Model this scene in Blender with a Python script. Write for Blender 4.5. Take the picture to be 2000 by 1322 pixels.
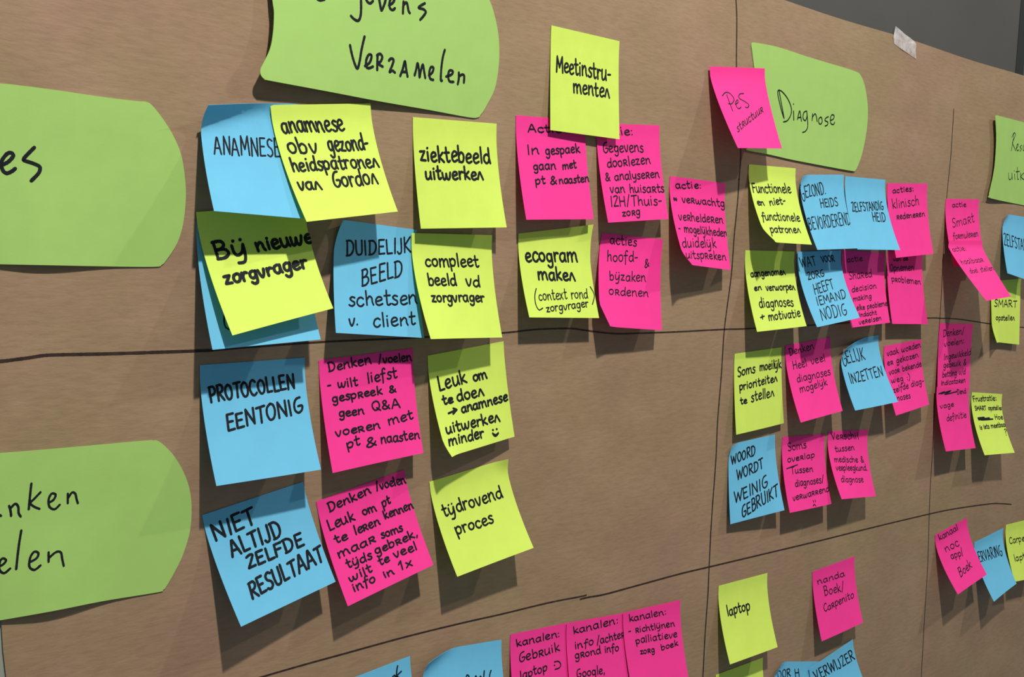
import bpy, bmesh, math, random
from mathutils import Vector, Matrix
from mathutils.bvhtree import BVHTree
from mathutils.geometry import delaunay_2d_cdt

scene = bpy.context.scene
col = scene.collection
for o in list(bpy.data.objects): bpy.data.objects.remove(o)

# ------------------------------------------------------------ camera
EYE = 1.5                      # height of the eye above the floor, metres
DIST = 0.66983                 # eye to the paper on the wall (wall plane is y = 0)
FPX = 2326.89                  # focal length, in pixels of the 2000 x 1322 frame
YAW, PITCH, ROLL = 0.7412101, -0.0880740, 0.0438404
cy, sy, cp, sp, cr, sr = math.cos(YAW), math.sin(YAW), math.cos(PITCH), math.sin(PITCH), math.cos(ROLL), math.sin(ROLL)
FW = Vector((sy*cp, cy*cp, sp)); R0 = Vector((cy, -sy, 0)); U0 = R0.cross(FW)
RT = R0*cr + U0*sr; UP = U0*cr - R0*sr
CAM = Vector((0, -DIST, EYE))
cam_data = bpy.data.cameras.new('camera'); cam = bpy.data.objects.new('camera', cam_data); col.objects.link(cam)
cam_data.sensor_width = 36; cam_data.lens = FPX/2000*36; cam_data.clip_start = 0.01; cam_data.clip_end = 50
cam.matrix_world = Matrix(((RT.x, UP.x, -FW.x, CAM.x), (RT.y, UP.y, -FW.y, CAM.y), (RT.z, UP.z, -FW.z, CAM.z), (0, 0, 0, 1)))
scene.camera = cam

def ray(px, py): return (FW + RT*((px-1000)/FPX) - UP*((py-661)/FPX))
def at(px, py, h=0.0):
    """point seen at (px, py), standing h millimetres off the wall plane"""
    d = ray(px, py); return CAM + d*((DIST - h/1000)/d.y)

# ------------------------------------------------------------ light
world = bpy.data.worlds.new('world'); scene.world = world; world.use_nodes = True
bg = world.node_tree.nodes['Background']; bg.inputs[0].default_value = (0.80, 0.95, 1.0, 1); bg.inputs[1].default_value = 0.215
def lamp(name, loc, size, power, colr):
    l = bpy.data.lights.new(name, 'AREA'); l.shape = 'DISK'; l.size = size; l.energy = power; l.color = colr
    o = bpy.data.objects.new(name, l); col.objects.link(o); o.location = loc
    o.rotation_euler = (Vector((0.75, 0.0, EYE-0.1)) - Vector(loc)).to_track_quat('-Z', 'Y').to_euler()
    return o
lamp('ceiling_lamp', (0.36, -1.05, EYE+1.44), 0.07, 42, (1.0, 0.93, 0.84))
lamp('ceiling_lamp', (2.50, -1.05, EYE+1.44), 0.07, 17.0, (1.0, 0.93, 0.84))
vs = scene.view_settings; vs.view_transform = 'Standard'; vs.look = 'None'; vs.gamma = 1; vs.use_curve_mapping = False
vs.exposure = 0.0

# ------------------------------------------------------------ materials
def mat(name):
    m = bpy.data.materials.new(name); m.use_nodes = True; nt = m.node_tree
    return m, nt, nt.nodes['Principled BSDF'], nt.nodes['Material Output']
def noise(nt, scale, detail=4, stretch=(1, 1, 1), rough=0.55):
    tc = nt.nodes.new('ShaderNodeTexCoord'); mp = nt.nodes.new('ShaderNodeMapping'); mp.inputs['Scale'].default_value = stretch
    n = nt.nodes.new('ShaderNodeTexNoise'); n.inputs['Scale'].default_value = scale; n.inputs['Detail'].default_value = detail; n.inputs['Roughness'].default_value = rough
    nt.links.new(tc.outputs['Object'], mp.inputs[0]); nt.links.new(mp.outputs[0], n.inputs['Vector']); return n
def ramp(nt, src, stops):
    r = nt.nodes.new('ShaderNodeValToRGB'); e = r.color_ramp.elements
    e[0].position, e[0].color = stops[0][0], (*stops[0][1], 1); e[1].position, e[1].color = stops[-1][0], (*stops[-1][1], 1)
    for p, c in stops[1:-1]:
        x = e.new(p); x.color = (*c, 1)
    nt.links.new(src, r.inputs[0]); return r
def mixc(nt, f, a, b, mode='MIX'):
    m = nt.nodes.new('ShaderNodeMix'); m.data_type = 'RGBA'; m.blend_type = mode
    if isinstance(f, float): m.inputs[0].default_value = f
    else: nt.links.new(f, m.inputs[0])
    nt.links.new(a, m.inputs[6]); nt.links.new(b, m.inputs[7]); return m.outputs[2]
def bump(nt, bs, hsrc, strength, dist):
    b = nt.nodes.new('ShaderNodeBump'); b.inputs['Strength'].default_value = strength; b.inputs['Distance'].default_value = dist
    nt.links.new(hsrc, b.inputs['Height']); nt.links.new(b.outputs[0], bs.inputs['Normal'])

def note_paper(name, c, trans=0.21):
    m, nt, bs, out = mat(name)
    n = noise(nt, 60, 3); d = tuple(x*0.955 for x in c)
    r = ramp(nt, n.outputs['Fac'], [(0.3, d), (0.7, c)])
    nt.links.new(r.outputs[0], bs.inputs['Base Color']); bs.inputs['Roughness'].default_value = 0.75
    bs.inputs['Specular IOR Level'].default_value = 0.25
    f = noise(nt, 900, 2); bump(nt, bs, f.outputs['Fac'], 0.08, 0.0003)
    tr = nt.nodes.new('ShaderNodeBsdfTranslucent'); nt.links.new(r.outputs[0], tr.inputs[0])
    mx = nt.nodes.new('ShaderNodeMixShader'); mx.inputs[0].default_value = trans
    nt.links.new(bs.outputs[0], mx.inputs[1]); nt.links.new(tr.outputs[0], mx.inputs[2]); nt.links.new(mx.outputs[0], out.inputs[0])
    return m
M = {'Y': note_paper('yellow_note_paper', (0.70, 0.90, 0.150)),
     'B': note_paper('blue_note_paper', (0.170, 0.58, 0.86)),
     'P': note_paper('pink_note_paper', (0.98, 0.050, 0.36)),
     'G': note_paper('green_card', (0.345, 0.57, 0.150), 0.05)}

def kraft():
    m, nt, bs, out = mat('kraft_paper')
    a = noise(nt, 22, 5, (0.6, 1, 1.0), 0.6); b = noise(nt, 300, 3, (0.28, 1, 1.1), 0.6); c = noise(nt, 7, 4)
    ra = ramp(nt, a.outputs['Fac'], [(0.30, (0.262, 0.176, 0.107)), (0.5, (0.287, 0.194, 0.118)), (0.72, (0.321, 0.220, 0.139))])
    rb = ramp(nt, b.outputs['Fac'], [(0.32, (0.92, 0.92, 0.915)), (0.5, (1, 1, 1)), (0.70, (1.06, 1.055, 1.05))])
    rc = ramp(nt, c.outputs['Fac'], [(0.35, (0.98, 1.03, 0.94)), (0.65, (1.04, 0.97, 1.04))])
    x = mixc(nt, 1.0, ra.outputs[0], rb.outputs[0], 'MULTIPLY'); x = mixc(nt, 1.0, x, rc.outputs[0], 'MULTIPLY')
    nt.links.new(x, bs.inputs['Base Color']); bs.inputs['Roughness'].default_value = 0.62; bs.inputs['Specular IOR Level'].default_value = 0.3
    add = nt.nodes.new('ShaderNodeMath'); add.operation = 'ADD'
    nt.links.new(b.outputs['Fac'], add.inputs[0]); nt.links.new(a.outputs['Fac'], add.inputs[1])
    bump(nt, bs, add.outputs[0], 0.22, 0.001)
    return m
def plain(name, c, rough, sc=30, var=0.12, spec=0.5, bmp=0.0):
    m, nt, bs, out = mat(name); n = noise(nt, sc, 4)
    r = ramp(nt, n.outputs['Fac'], [(0.3, tuple(x*(1-var) for x in c)), (0.7, tuple(x*(1+var) for x in c))])
    nt.links.new(r.outputs[0], bs.inputs['Base Color']); bs.inputs['Roughness'].default_value = rough; bs.inputs['Specular IOR Level'].default_value = spec
    if bmp: bump(nt, bs, n.outputs['Fac'], bmp, 0.002)
    return m
M['kraft'] = kraft()
M['ink'] = plain('black_marker_ink', (0.008, 0.010, 0.014), 0.65, 200, 0.3, 0.15)
M['line'] = plain('marker_line_ink', (0.030, 0.016, 0.012), 0.6, 200, 0.4, 0.3)
M['wall'] = plain('dark_grey_wall_paint', (0.062, 0.061, 0.057), 0.55, 6, 0.10, 0.4, 0.15)
M['wall_light'] = plain('pale_grey_wall_paint', (0.30, 0.32, 0.27), 0.6, 10, 0.05, 0.4, 0.1)
M['black'] = plain('black_trim_paint', (0.014, 0.014, 0.013), 0.4, 40, 0.1)
m, nt, bs, out = mat('clear_tape')
bs.inputs['Base Color'].default_value = (0.80, 0.76, 0.78, 1); bs.inputs['Roughness'].default_value = 0.35
n = noise(nt, 120, 3); r = ramp(nt, n.outputs['Fac'], [(0.3, (0.16,)*3), (0.7, (0.55,)*3)])
tb = nt.nodes.new('ShaderNodeBsdfTransparent'); mx = nt.nodes.new('ShaderNodeMixShader')
nt.links.new(r.outputs[0], mx.inputs[0]); nt.links.new(tb.outputs[0], mx.inputs[1]); nt.links.new(bs.outputs[0], mx.inputs[2]); nt.links.new(mx.outputs[0], out.inputs[0])
M['tape'] = m

# ------------------------------------------------------------ helpers
def link(name, verts, faces, material, parent=None, origin=None, smooth=False, thick=0.0):
    o0 = origin or Vector((0, 0, 0))
    me = bpy.data.meshes.new(name); me.from_pydata([tuple(Vector(v)-o0) for v in verts], [], faces); me.update()
    me.materials.append(material)
    if smooth:
        for p in me.polygons: p.use_smooth = True
    o = bpy.data.objects.new(name, me); col.objects.link(o)
    if parent: o.parent = parent
    else: o.location = o0
    if thick:
        s = o.modifiers.new('thickness', 'SOLIDIFY'); s.thickness = thick; s.offset = -1
        e = o.modifiers.new('crisp_edges', 'EDGE_SPLIT'); e.split_angle = math.radians(35)
    return o
def tag(o, label=None, cat=None, group=None, kind=None):
    for k, v in (('label', label), ('category', cat), ('group', group), ('kind', kind)):
        if v: o[k] = v
    return o
def box(name, x0, x1, y0, y1, z0, z1, material):
    v = [(x, y, z) for x in (x0, x1) for y in (y0, y1) for z in (z0, z1)]
    f = [(0, 1, 3, 2), (4, 6, 7, 5), (0, 4, 5, 1), (2, 3, 7, 6), (0, 2, 6, 4), (1, 5, 7, 3)]
    return link(name, v, f, material)
def catmull(p, n=5):
    if len(p) < 3: return [tuple(q) for q in p]
    out = []
    for i in range(len(p)-1):
        a = p[i-1] if i else p[0]; b = p[i]; c = p[i+1]; d = p[i+2] if i+2 < len(p) else p[-1]
        for k in range(n):
            t = k/n
            out.append(tuple(0.5*((2*b[j]) + (c[j]-a[j])*t + (2*a[j]-5*b[j]+4*c[j]-d[j])*t*t + (3*b[j]-a[j]-3*c[j]+d[j])*t**3) for j in (0, 1)))
    out.append(tuple(p[-1])); return out
def resample(p, step):
    out = [p[0]]
    for a, b in zip(p, p[1:]):
        d = math.hypot(b[0]-a[0], b[1]-a[1]); n = max(1, int(math.ceil(d/step)))
        for k in range(1, n+1): out.append((a[0]+(b[0]-a[0])*k/n, a[1]+(b[1]-a[1])*k/n))
    return out

class Ink:
    """pen strokes laid on a surface: each stroke is a flat ribbon with round ends"""
    def __init__(self, surf, lift=0.00012): self.v = []; self.f = []; self.surf = surf; self.lift = lift
    def run(self, pts, w):
        n = len(pts)
        if n < 2: return
        w = w/2
        base = len(self.v); side = []
        for i, (p, nn) in enumerate(pts):
            a = pts[max(0, i-1)][0]; b = pts[min(n-1, i+1)][0]; t = (b-a)
            if t.length < 1e-7: t = Vector((1, 0, 0))
            s = t.normalized().cross(nn).normalized(); ww = w*(0.92+0.16*random.random()); side.append(s)
            q = p + nn*self.lift; self.v += [q+s*ww, q-s*ww]
        for i in range(n-1):
            a = base+2*i; self.f.append((a, a+1, a+3, a+2))
        last = None
        for i, (p, nn) in enumerate(pts):       # discs round off ends and turns
            turn = i in (0, n-1) or side[i].dot(side[i-1]) < 0.9
            if not turn: continue
            s = side[i]; t = nn.cross(s); q = p + nn*self.lift*1.15; b = len(self.v)
            for k in range(8):
                an = k*math.pi/4; self.v.append(q + (s*math.cos(an)+t*math.sin(an))*w*0.98)
            self.f.append(tuple(range(b, b+8)))
    def stroke(self, px, w, step=1.6):
        """px: pixel polyline; its points are carried along the line of sight onto the surface"""
        if len(px) == 2 and math.hypot(px[0][0]-px[1][0], px[0][1]-px[1][1]) < 0.4: px = [px[0], (px[0][0]+0.6, px[0][1]+0.2)]
        cur = []
        for x, y in resample(px, step):
            hit = self.surf(x, y)
            if hit is None:
                self.run(cur, w); cur = []
            else: cur.append(hit)
        self.run(cur, w)
    def build(self, name, parent, material=None):
        if not self.v: return None
        o0 = parent.location
        return link(name, [v-o0 for v in self.v], self.f, material or M['ink'], parent)

# stroke alphabet: capital height 1, x-height 0.6; c = curved stroke, l = straight-cornered stroke
GL = {
'a': (.56, 'c.46,.52 .3,.6 .1,.48 .06,.2 .2,0 .38,.1 .47,.5|c.47,.58 .46,.2 .52,.0'),
'b': (.54, 'l.08,1 .1,.02|c.1,.4 .3,.6 .48,.42 .42,.08 .22,0 .1,.12'),
'c': (.48, 'c.44,.5 .3,.6 .12,.5 .06,.22 .18,.02 .34,.0 .46,.12'),
'd': (.56, 'c.46,.46 .3,.58 .1,.45 .06,.18 .2,0 .38,.08 .46,.3|l.48,1 .47,.3 .52,0'),
'e': (.50, 'c.1,.28 .3,.34 .44,.42 .4,.58 .22,.6 .08,.4 .1,.12 .26,0 .48,.1'),
'f': (.42, 'c.44,.92 .34,1.02 .22,.9 .2,.5 .18,0 .16,-.25|l.04,.55 .4,.58'),
'g': (.54, 'c.44,.5 .28,.6 .1,.48 .08,.2 .22,.04 .4,.16 .45,.5|c.46,.58 .46,.1 .42,-.3 .22,-.4 .08,-.26'),
'h': (.54, 'l.08,1 .1,0|c.1,.36 .28,.6 .42,.48 .44,.2 .5,0'),
'i': (.24, 'l.1,.58 .12,.02|l.1,.82 .12,.84'),
'j': (.28, 'c.16,.58 .16,.1 .12,-.28 -.04,-.34|l.16,.82 .18,.84'),
'k': (.50, 'l.08,1 .1,0|l.42,.6 .12,.28 .26,.2 .48,0'),
'l': (.22, 'l.1,1 .12,.0'),
'm': (.84, 'l.06,.6 .08,0|c.08,.36 .24,.6 .36,.5 .4,.0|c.4,.36 .56,.6 .7,.5 .74,.2 .8,0'),
'n': (.56, 'l.06,.6 .08,0|c.08,.34 .28,.6 .42,.48 .44,.2 .52,0'),
'o': (.54, 'c.28,.6 .1,.5 .06,.24 .2,.02 .4,.08 .48,.34 .4,.56 .26,.6'),
'p': (.54, 'l.06,.6 .1,-.38|c.08,.42 .28,.62 .48,.46 .42,.12 .24,.02 .1,.14'),
'q': (.54, 'c.44,.5 .28,.6 .1,.48 .08,.2 .22,.04 .44,.2|l.46,.6 .48,-.38'),
'r': (.40, 'l.06,.6 .1,0|c.1,.36 .22,.58 .38,.54'),
's': (.42, 'c.38,.54 .22,.6 .1,.48 .2,.34 .36,.22 .34,.04 .18,-.02 .04,.06'),
't': (.42, 'c.16,.95 .17,.4 .2,.06 .3,0 .4,.08|l.02,.6 .38,.62'),
'u': (.56, 'c.06,.6 .07,.2 .16,.0 .34,.06 .44,.3|l.45,.6 .46,.2 .52,0'),
'\u0159': (.50, 'l.08,.62 .1,0|c.06,.6 .32,.64 .42,.46 .34,.34 .12,.28|l.2,.28 .46,0'),
'\u0133': (.60, 'c.06,.58 .08,.2 .2,.06 .38,.2 .46,.52|c.48,.58 .46,.0 .36,-.32 .14,-.34|l.14,.80 .16,.82|l.42,.82 .44,.84'),
'\u0146': (.50, 'c.04,.02 .12,.36 .22,.58 .32,.36 .46,-.02'),
'v': (.48, 'c.04,.58 .12,.2 .22,0 .34,.2 .42,.6'),
'w': (.76, 'c.04,.58 .08,.15 .18,0 .3,.15 .36,.5|c.36,.5 .4,.12 .5,0 .62,.16 .7,.6'),
'x': (.48, 'l.06,.58 .42,0|l.4,.6 .04,0'),
'y': (.52, 'c.06,.6 .08,.24 .2,.1 .38,.2 .44,.55|c.46,.6 .44,.0 .34,-.34 .12,-.34'),
'z': (.48, 'l.06,.56 .42,.58 .08,.04 .46,.02'),
'1': (.40, 'l.06,.66 .24,.98 .22,0'), '0': (.5, 'c.26,1 .08,.7 .1,.2 .26,0 .42,.3 .4,.8 .26,1'),
'A': (.66, 'l.04,0 .28,1 .34,1 .6,0|l.14,.36 .5,.36'),
'B': (.60, 'l.1,1 .1,0|c.06,.98 .36,1 .46,.78 .32,.56 .12,.52|c.12,.52 .44,.5 .54,.24 .36,.02 .08,0'),
'C': (.60, 'c.54,.86 .38,1 .18,.88 .06,.5 .16,.12 .36,0 .56,.14'),
'D': (.64, 'l.12,.98 .12,.02|c.06,.98 .36,.98 .56,.72 .54,.3 .34,.04 .06,0'),
'E': (.54, 'l.48,.98 .1,.98 .1,.0 .5,.02|l.1,.52 .42,.52'),
'F': (.52, 'l.5,.98 .1,.98 .1,0|l.1,.54 .42,.54'),
'G': (.62, 'c.5,.96 .26,.9 .1,.6 .1,.2 .28,.0 .5,.12 .56,.4 .32,.42'),
'H': (.62, 'l.08,1 .08,0|l.54,1 .54,0|l.08,.52 .54,.52'),
'I': (.24, 'l.12,1 .12,0'),
'J': (.42, 'c.32,1 .32,.4 .28,.06 .12,-.02 .02,.12'),
'K': (.56, 'l.08,1 .08,0|l.5,1 .1,.46 .52,0'),
'L': (.48, 'l.1,1 .1,.02 .46,.04'),
'M': (.76, 'l.06,0 .1,1 .36,.3 .62,1 .7,0'),
'N': (.64, 'l.08,0 .1,1 .54,.02 .56,1'),
'O': (.62, 'c.32,1 .1,.8 .06,.4 .22,.02 .46,.1 .56,.5 .48,.88 .3,1'),
'P': (.56, 'l.1,1 .1,0|c.06,.98 .38,1 .52,.78 .42,.52 .12,.44'),
'Q': (.66, 'c.32,1 .1,.8 .06,.4 .22,.02 .46,.1 .56,.5 .48,.88 .3,1|l.36,.26 .62,-.06'),
'R': (.60, 'l.1,1 .1,0|c.06,.98 .38,1 .5,.78 .4,.56 .12,.48|l.2,.48 .56,0'),
'S': (.52, 'c.48,.9 .3,1 .12,.86 .16,.6 .4,.42 .46,.16 .26,0 .06,.1'),
'T': (.56, 'l.28,.98 .28,0|l.02,.96 .54,1'),
'U': (.60, 'c.08,1 .08,.4 .16,.06 .36,.02 .5,.2 .52,1'),
'V': (.58, 'l.04,1 .28,0 .54,1'),
'W': (.86, 'l.04,1 .22,0 .42,.8 .6,0 .82,1'),
'X': (.56, 'l.06,1 .5,0|l.5,1 .04,0'),
'Y': (.56, 'l.06,1 .28,.5|l.52,1 .2,0'),
'Z': (.54, 'c.08,.9 .3,1 .46,.9 .3,.5 .08,.02|l.08,.02 .5,.04'),
'&': (.60, 'c.56,.0 .3,.4 .14,.74 .26,.96 .4,.8 .24,.5 .06,.2 .22,.0 .42,.12 .54,.42'),
'-': (.40, 'l.06,.34 .32,.36'), '+': (.56, 'l.28,.7 .28,.05|l.04,.38 .52,.4'),
'/': (.42, 'l.36,1.08 .06,-.1'), ':': (.22, 'l.1,.52 .12,.54|l.1,.08 .12,.1'), '.': (.2, 'l.08,.04 .1,.06'),
',': (.2, 'l.12,.08 .06,-.16'), '(': (.3, 'c.24,1.1 .06,.7 .08,.2 .24,-.2'), ')': (.3, 'c.06,1.1 .26,.7 .24,.2 .06,-.2'),
'*': (.5, 'l.1,.5 .4,.1|l.4,.5 .1,.1|l.05,.3 .45,.3'), '?': (.44, 'c.08,.85 .24,1 .4,.82 .24,.56 .22,.3|l.22,.02 .24,.04'),
'>': (.70, 'l.04,.3 .62,.34|l.4,.66 .64,.34 .36,.02'), ' ': (.40, ''),
}
def parse(s):
    out = []
    for st in s.split('|'):
        if st: out.append((st[0], [tuple(float(c) for c in p.split(',')) for p in st[1:].split()]))
    return out
GLP = {k: (w, parse(s)) for k, (w, s) in GL.items()}

HAND = {'P': lambda t: t.replace('ij', '\u0133').replace('r', '\u0159'),
        'Y': lambda t: ' '.join((w[:-1]+'\u0146' if w.endswith('n') and len(w) > 2 else w) for w in t.replace('Bij', 'B\u0133').replace('ijd', '\u0133d').replace('lijk', 'l\u0133k').split(' ')),
        'B': lambda t: t, 'G': lambda t: t}
def write(surf, items, up_at, mmpx, parent, hand='B'):
    for it in items:
        ink = Ink(surf); write_line(ink, it if it[0] == '*' else (HAND[hand](it[0]), *it[1:]), up_at, mmpx*1.12); ink.build('handwriting', parent)
def write_line(ink, it, up_at, mmpx):
    for it in [it]:
        if it[0] == '*':
            for st in it[1]: ink.stroke(catmull(st, 5), it[2]*mmpx)
            continue
        text, x0, y0, x1, y1, H, pen = it
        total = sum(GLP[c][0] for c in text) + 0.06*(len(text)-1)
        ax, ay = (x1-x0)/total, (y1-y0)/total
        uxn, uyn = up_at((x0+x1)/2, (y0+y1)/2)
        cur = 0
        for c in text:
            w, sts = GLP[c]; jx, jy = random.uniform(-.02, .02), random.uniform(-.035, .035); js = random.uniform(.93, 1.07); sh = random.uniform(-.05, .05)
            for kind, pts in sts:
                q = [(cur+jx+(gx+sh*gy), (gy*js+jy)*H) for gx, gy in pts]
                q = [(x0+ax*gx+uxn*gy, y0+ay*gx+uyn*gy) for gx, gy in q]
                ink.stroke(catmull(q, 4) if kind == 'c' else q, pen*mmpx)
            cur += w + 0.06

# ------------------------------------------------------------ the wall and the brown paper sheet
tag(box('wall_back', 0.32, 3.4, 0.0012, 0.06, 0.0, 2.6, M['wall']), kind='structure')
tag(box('trim_1', -1.2, 0.32, 0.0012, 0.06, 0.0, 2.6, M['wall_light']), kind='structure')
a, b = at(1984, 140), at(1997, 140)
strip = [at(1991.5, 0), at(1984.5, 145), at(1999, 150), at(2003, 0)]
dx = strip[0].x
tag(box('trim_2', strip[1].x, strip[2].x, 0.0007, 0.004, EYE+0.12, 2.6, M['black']), kind='structure')

TL_, TR_ = at(1530, 0), at(2000, 149)
slope = (TR_.z-TL_.z)/(TR_.x-TL_.x)
left_edge = [at(12, 1322), at(6, 1270), at(3, 1222), at(-8, 1100), at(-14, 900)]
sheet = []
zt = lambda x: TL_.z + slope*(x-TL_.x) + 0.0007*math.sin(x*23)
sheet += [(2.6, zt(2.6))] + [(x/50, zt(x/50)) for x in range(129, 11, -1)] + [(left_edge[-1].x-0.003, zt(0.2))]
sheet += [(p.x, p.z) for p in reversed(left_edge)] + [(left_edge[0].x+0.003, EYE-0.95), (2.6, EYE-0.95)]
def fill_poly(poly, grid):
    """triangulate an outline (x, z) with inner grid points so that the surface can bend"""
    xs = [p[0] for p in poly]; zs = [p[1] for p in poly]; n = len(poly); pts = [Vector(p) for p in poly]
    def inside(x, z):
        c = False
        for i in range(n):
            (xa, za), (xb, zb) = poly[i], poly[i-1]
            if (za > z) != (zb > z) and x < (xb-xa)*(z-za)/(zb-za)+xa: c = not c
        return c
    x = min(xs)+grid*.5
    while x < max(xs):
        z = min(zs)+grid*.5
        while z < max(zs):
            if inside(x, z): pts.append(Vector((x, z)))
            z += grid
        x += grid
    r = delaunay_2d_cdt(pts, [], [list(range(n))], 1, 1e-7)
    return [(v.x, v.y) for v in r[0]], [tuple(f) for f in r[2]]
def face_out(verts, faces):
    """make the faces look towards the room (-y)"""
    out = []
    for f in faces:
        a, b, c = (Vector(verts[i]) for i in f[:3])
        out.append(tuple(reversed(f)) if (b-a).cross(c-a).y > 0 else tuple(f))
    return out
p2, fs = fill_poly(sheet, 0.08)
v3 = [(x, 0.0, z) for x, z in p2]
paper = link('brown_paper_sheet', v3, face_out(v3, fs), M['kraft'], thick=0.0003)
tag(paper, 'large sheet of brown kraft paper on the wall, ruled with marker lines', 'paper sheet')

def paper_surf(x, y): return (at(x, y, 0.05), Vector((0, -1, 0)))
LINES = [
 ([(-30, 707), (0, 705.5), (30, 702), (60, 698), (85, 694), (120, 692.5), (200, 691), (300, 688), (415, 684)], .0019),
 ([(415, 684), (500, 677), (625, 668), (700, 664.5), (800, 660), (900, 654), (981, 650), (1030, 645), (1052, 643), (1096, 641.5), (1120, 641.8), (1143, 645), (1198, 651.4), (1252, 650.5), (1320, 648), (1415, 643), (1460, 641.8), (1600, 634), (1720, 626), (1811, 621), (1840, 621.6), (1867, 622.6), (1902, 627.3), (1932, 632), (1975, 637), (2030, 642)], .0013),
 ([(440, 1345), (511, 1322), (590, 1299), (670, 1277), (790, 1244), (900, 1217), (980, 1199), (1071, 1177), (1133, 1165), (1145, 1162)], .0013),
 ([(1133.4, 1170), (1150, 1166), (1183, 1160), (1260, 1139), (1330, 1120), (1385, 1107), (1499, 1080), (1600, 1056), (1700, 1031), (1810, 1004.8), (1862, 994), (1932, 984), (1955, 983.5), (1975, 984.8)], .0015),
 ([(1437.5, 0), (1439, 30), (1439, 60), (1438.4, 130), (1441, 200), (1446.8, 292), (1443.5, 350)], .0016),
 ([(1443.5, 350), (1440.5, 395), (1434, 460), (1428, 540), (1415, 640), (1409, 730), (1401.7, 820), (1398, 900), (1390, 1010), (1385, 1105), (1382.6, 1160), (1377, 1240), (1372.8, 1322), (1370, 1360)], .0016),
 ([(1862.8, 213), (1860, 260), (1856.5, 310), (1849, 386), (1843, 480), (1837.6, 591), (1833, 660), (1826, 780), (1820.6, 891), (1816, 970), (1812, 1100), (1806, 1200), (1800, 1310), (1798, 1350)], .0013),
]
for i, (pts, w) in enumerate(LINES):
    ink = Ink(paper_surf, 0.0001); ink.stroke(catmull(pts, 5), w, 4); ink.build('marker_line', paper, M['line'])

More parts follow.
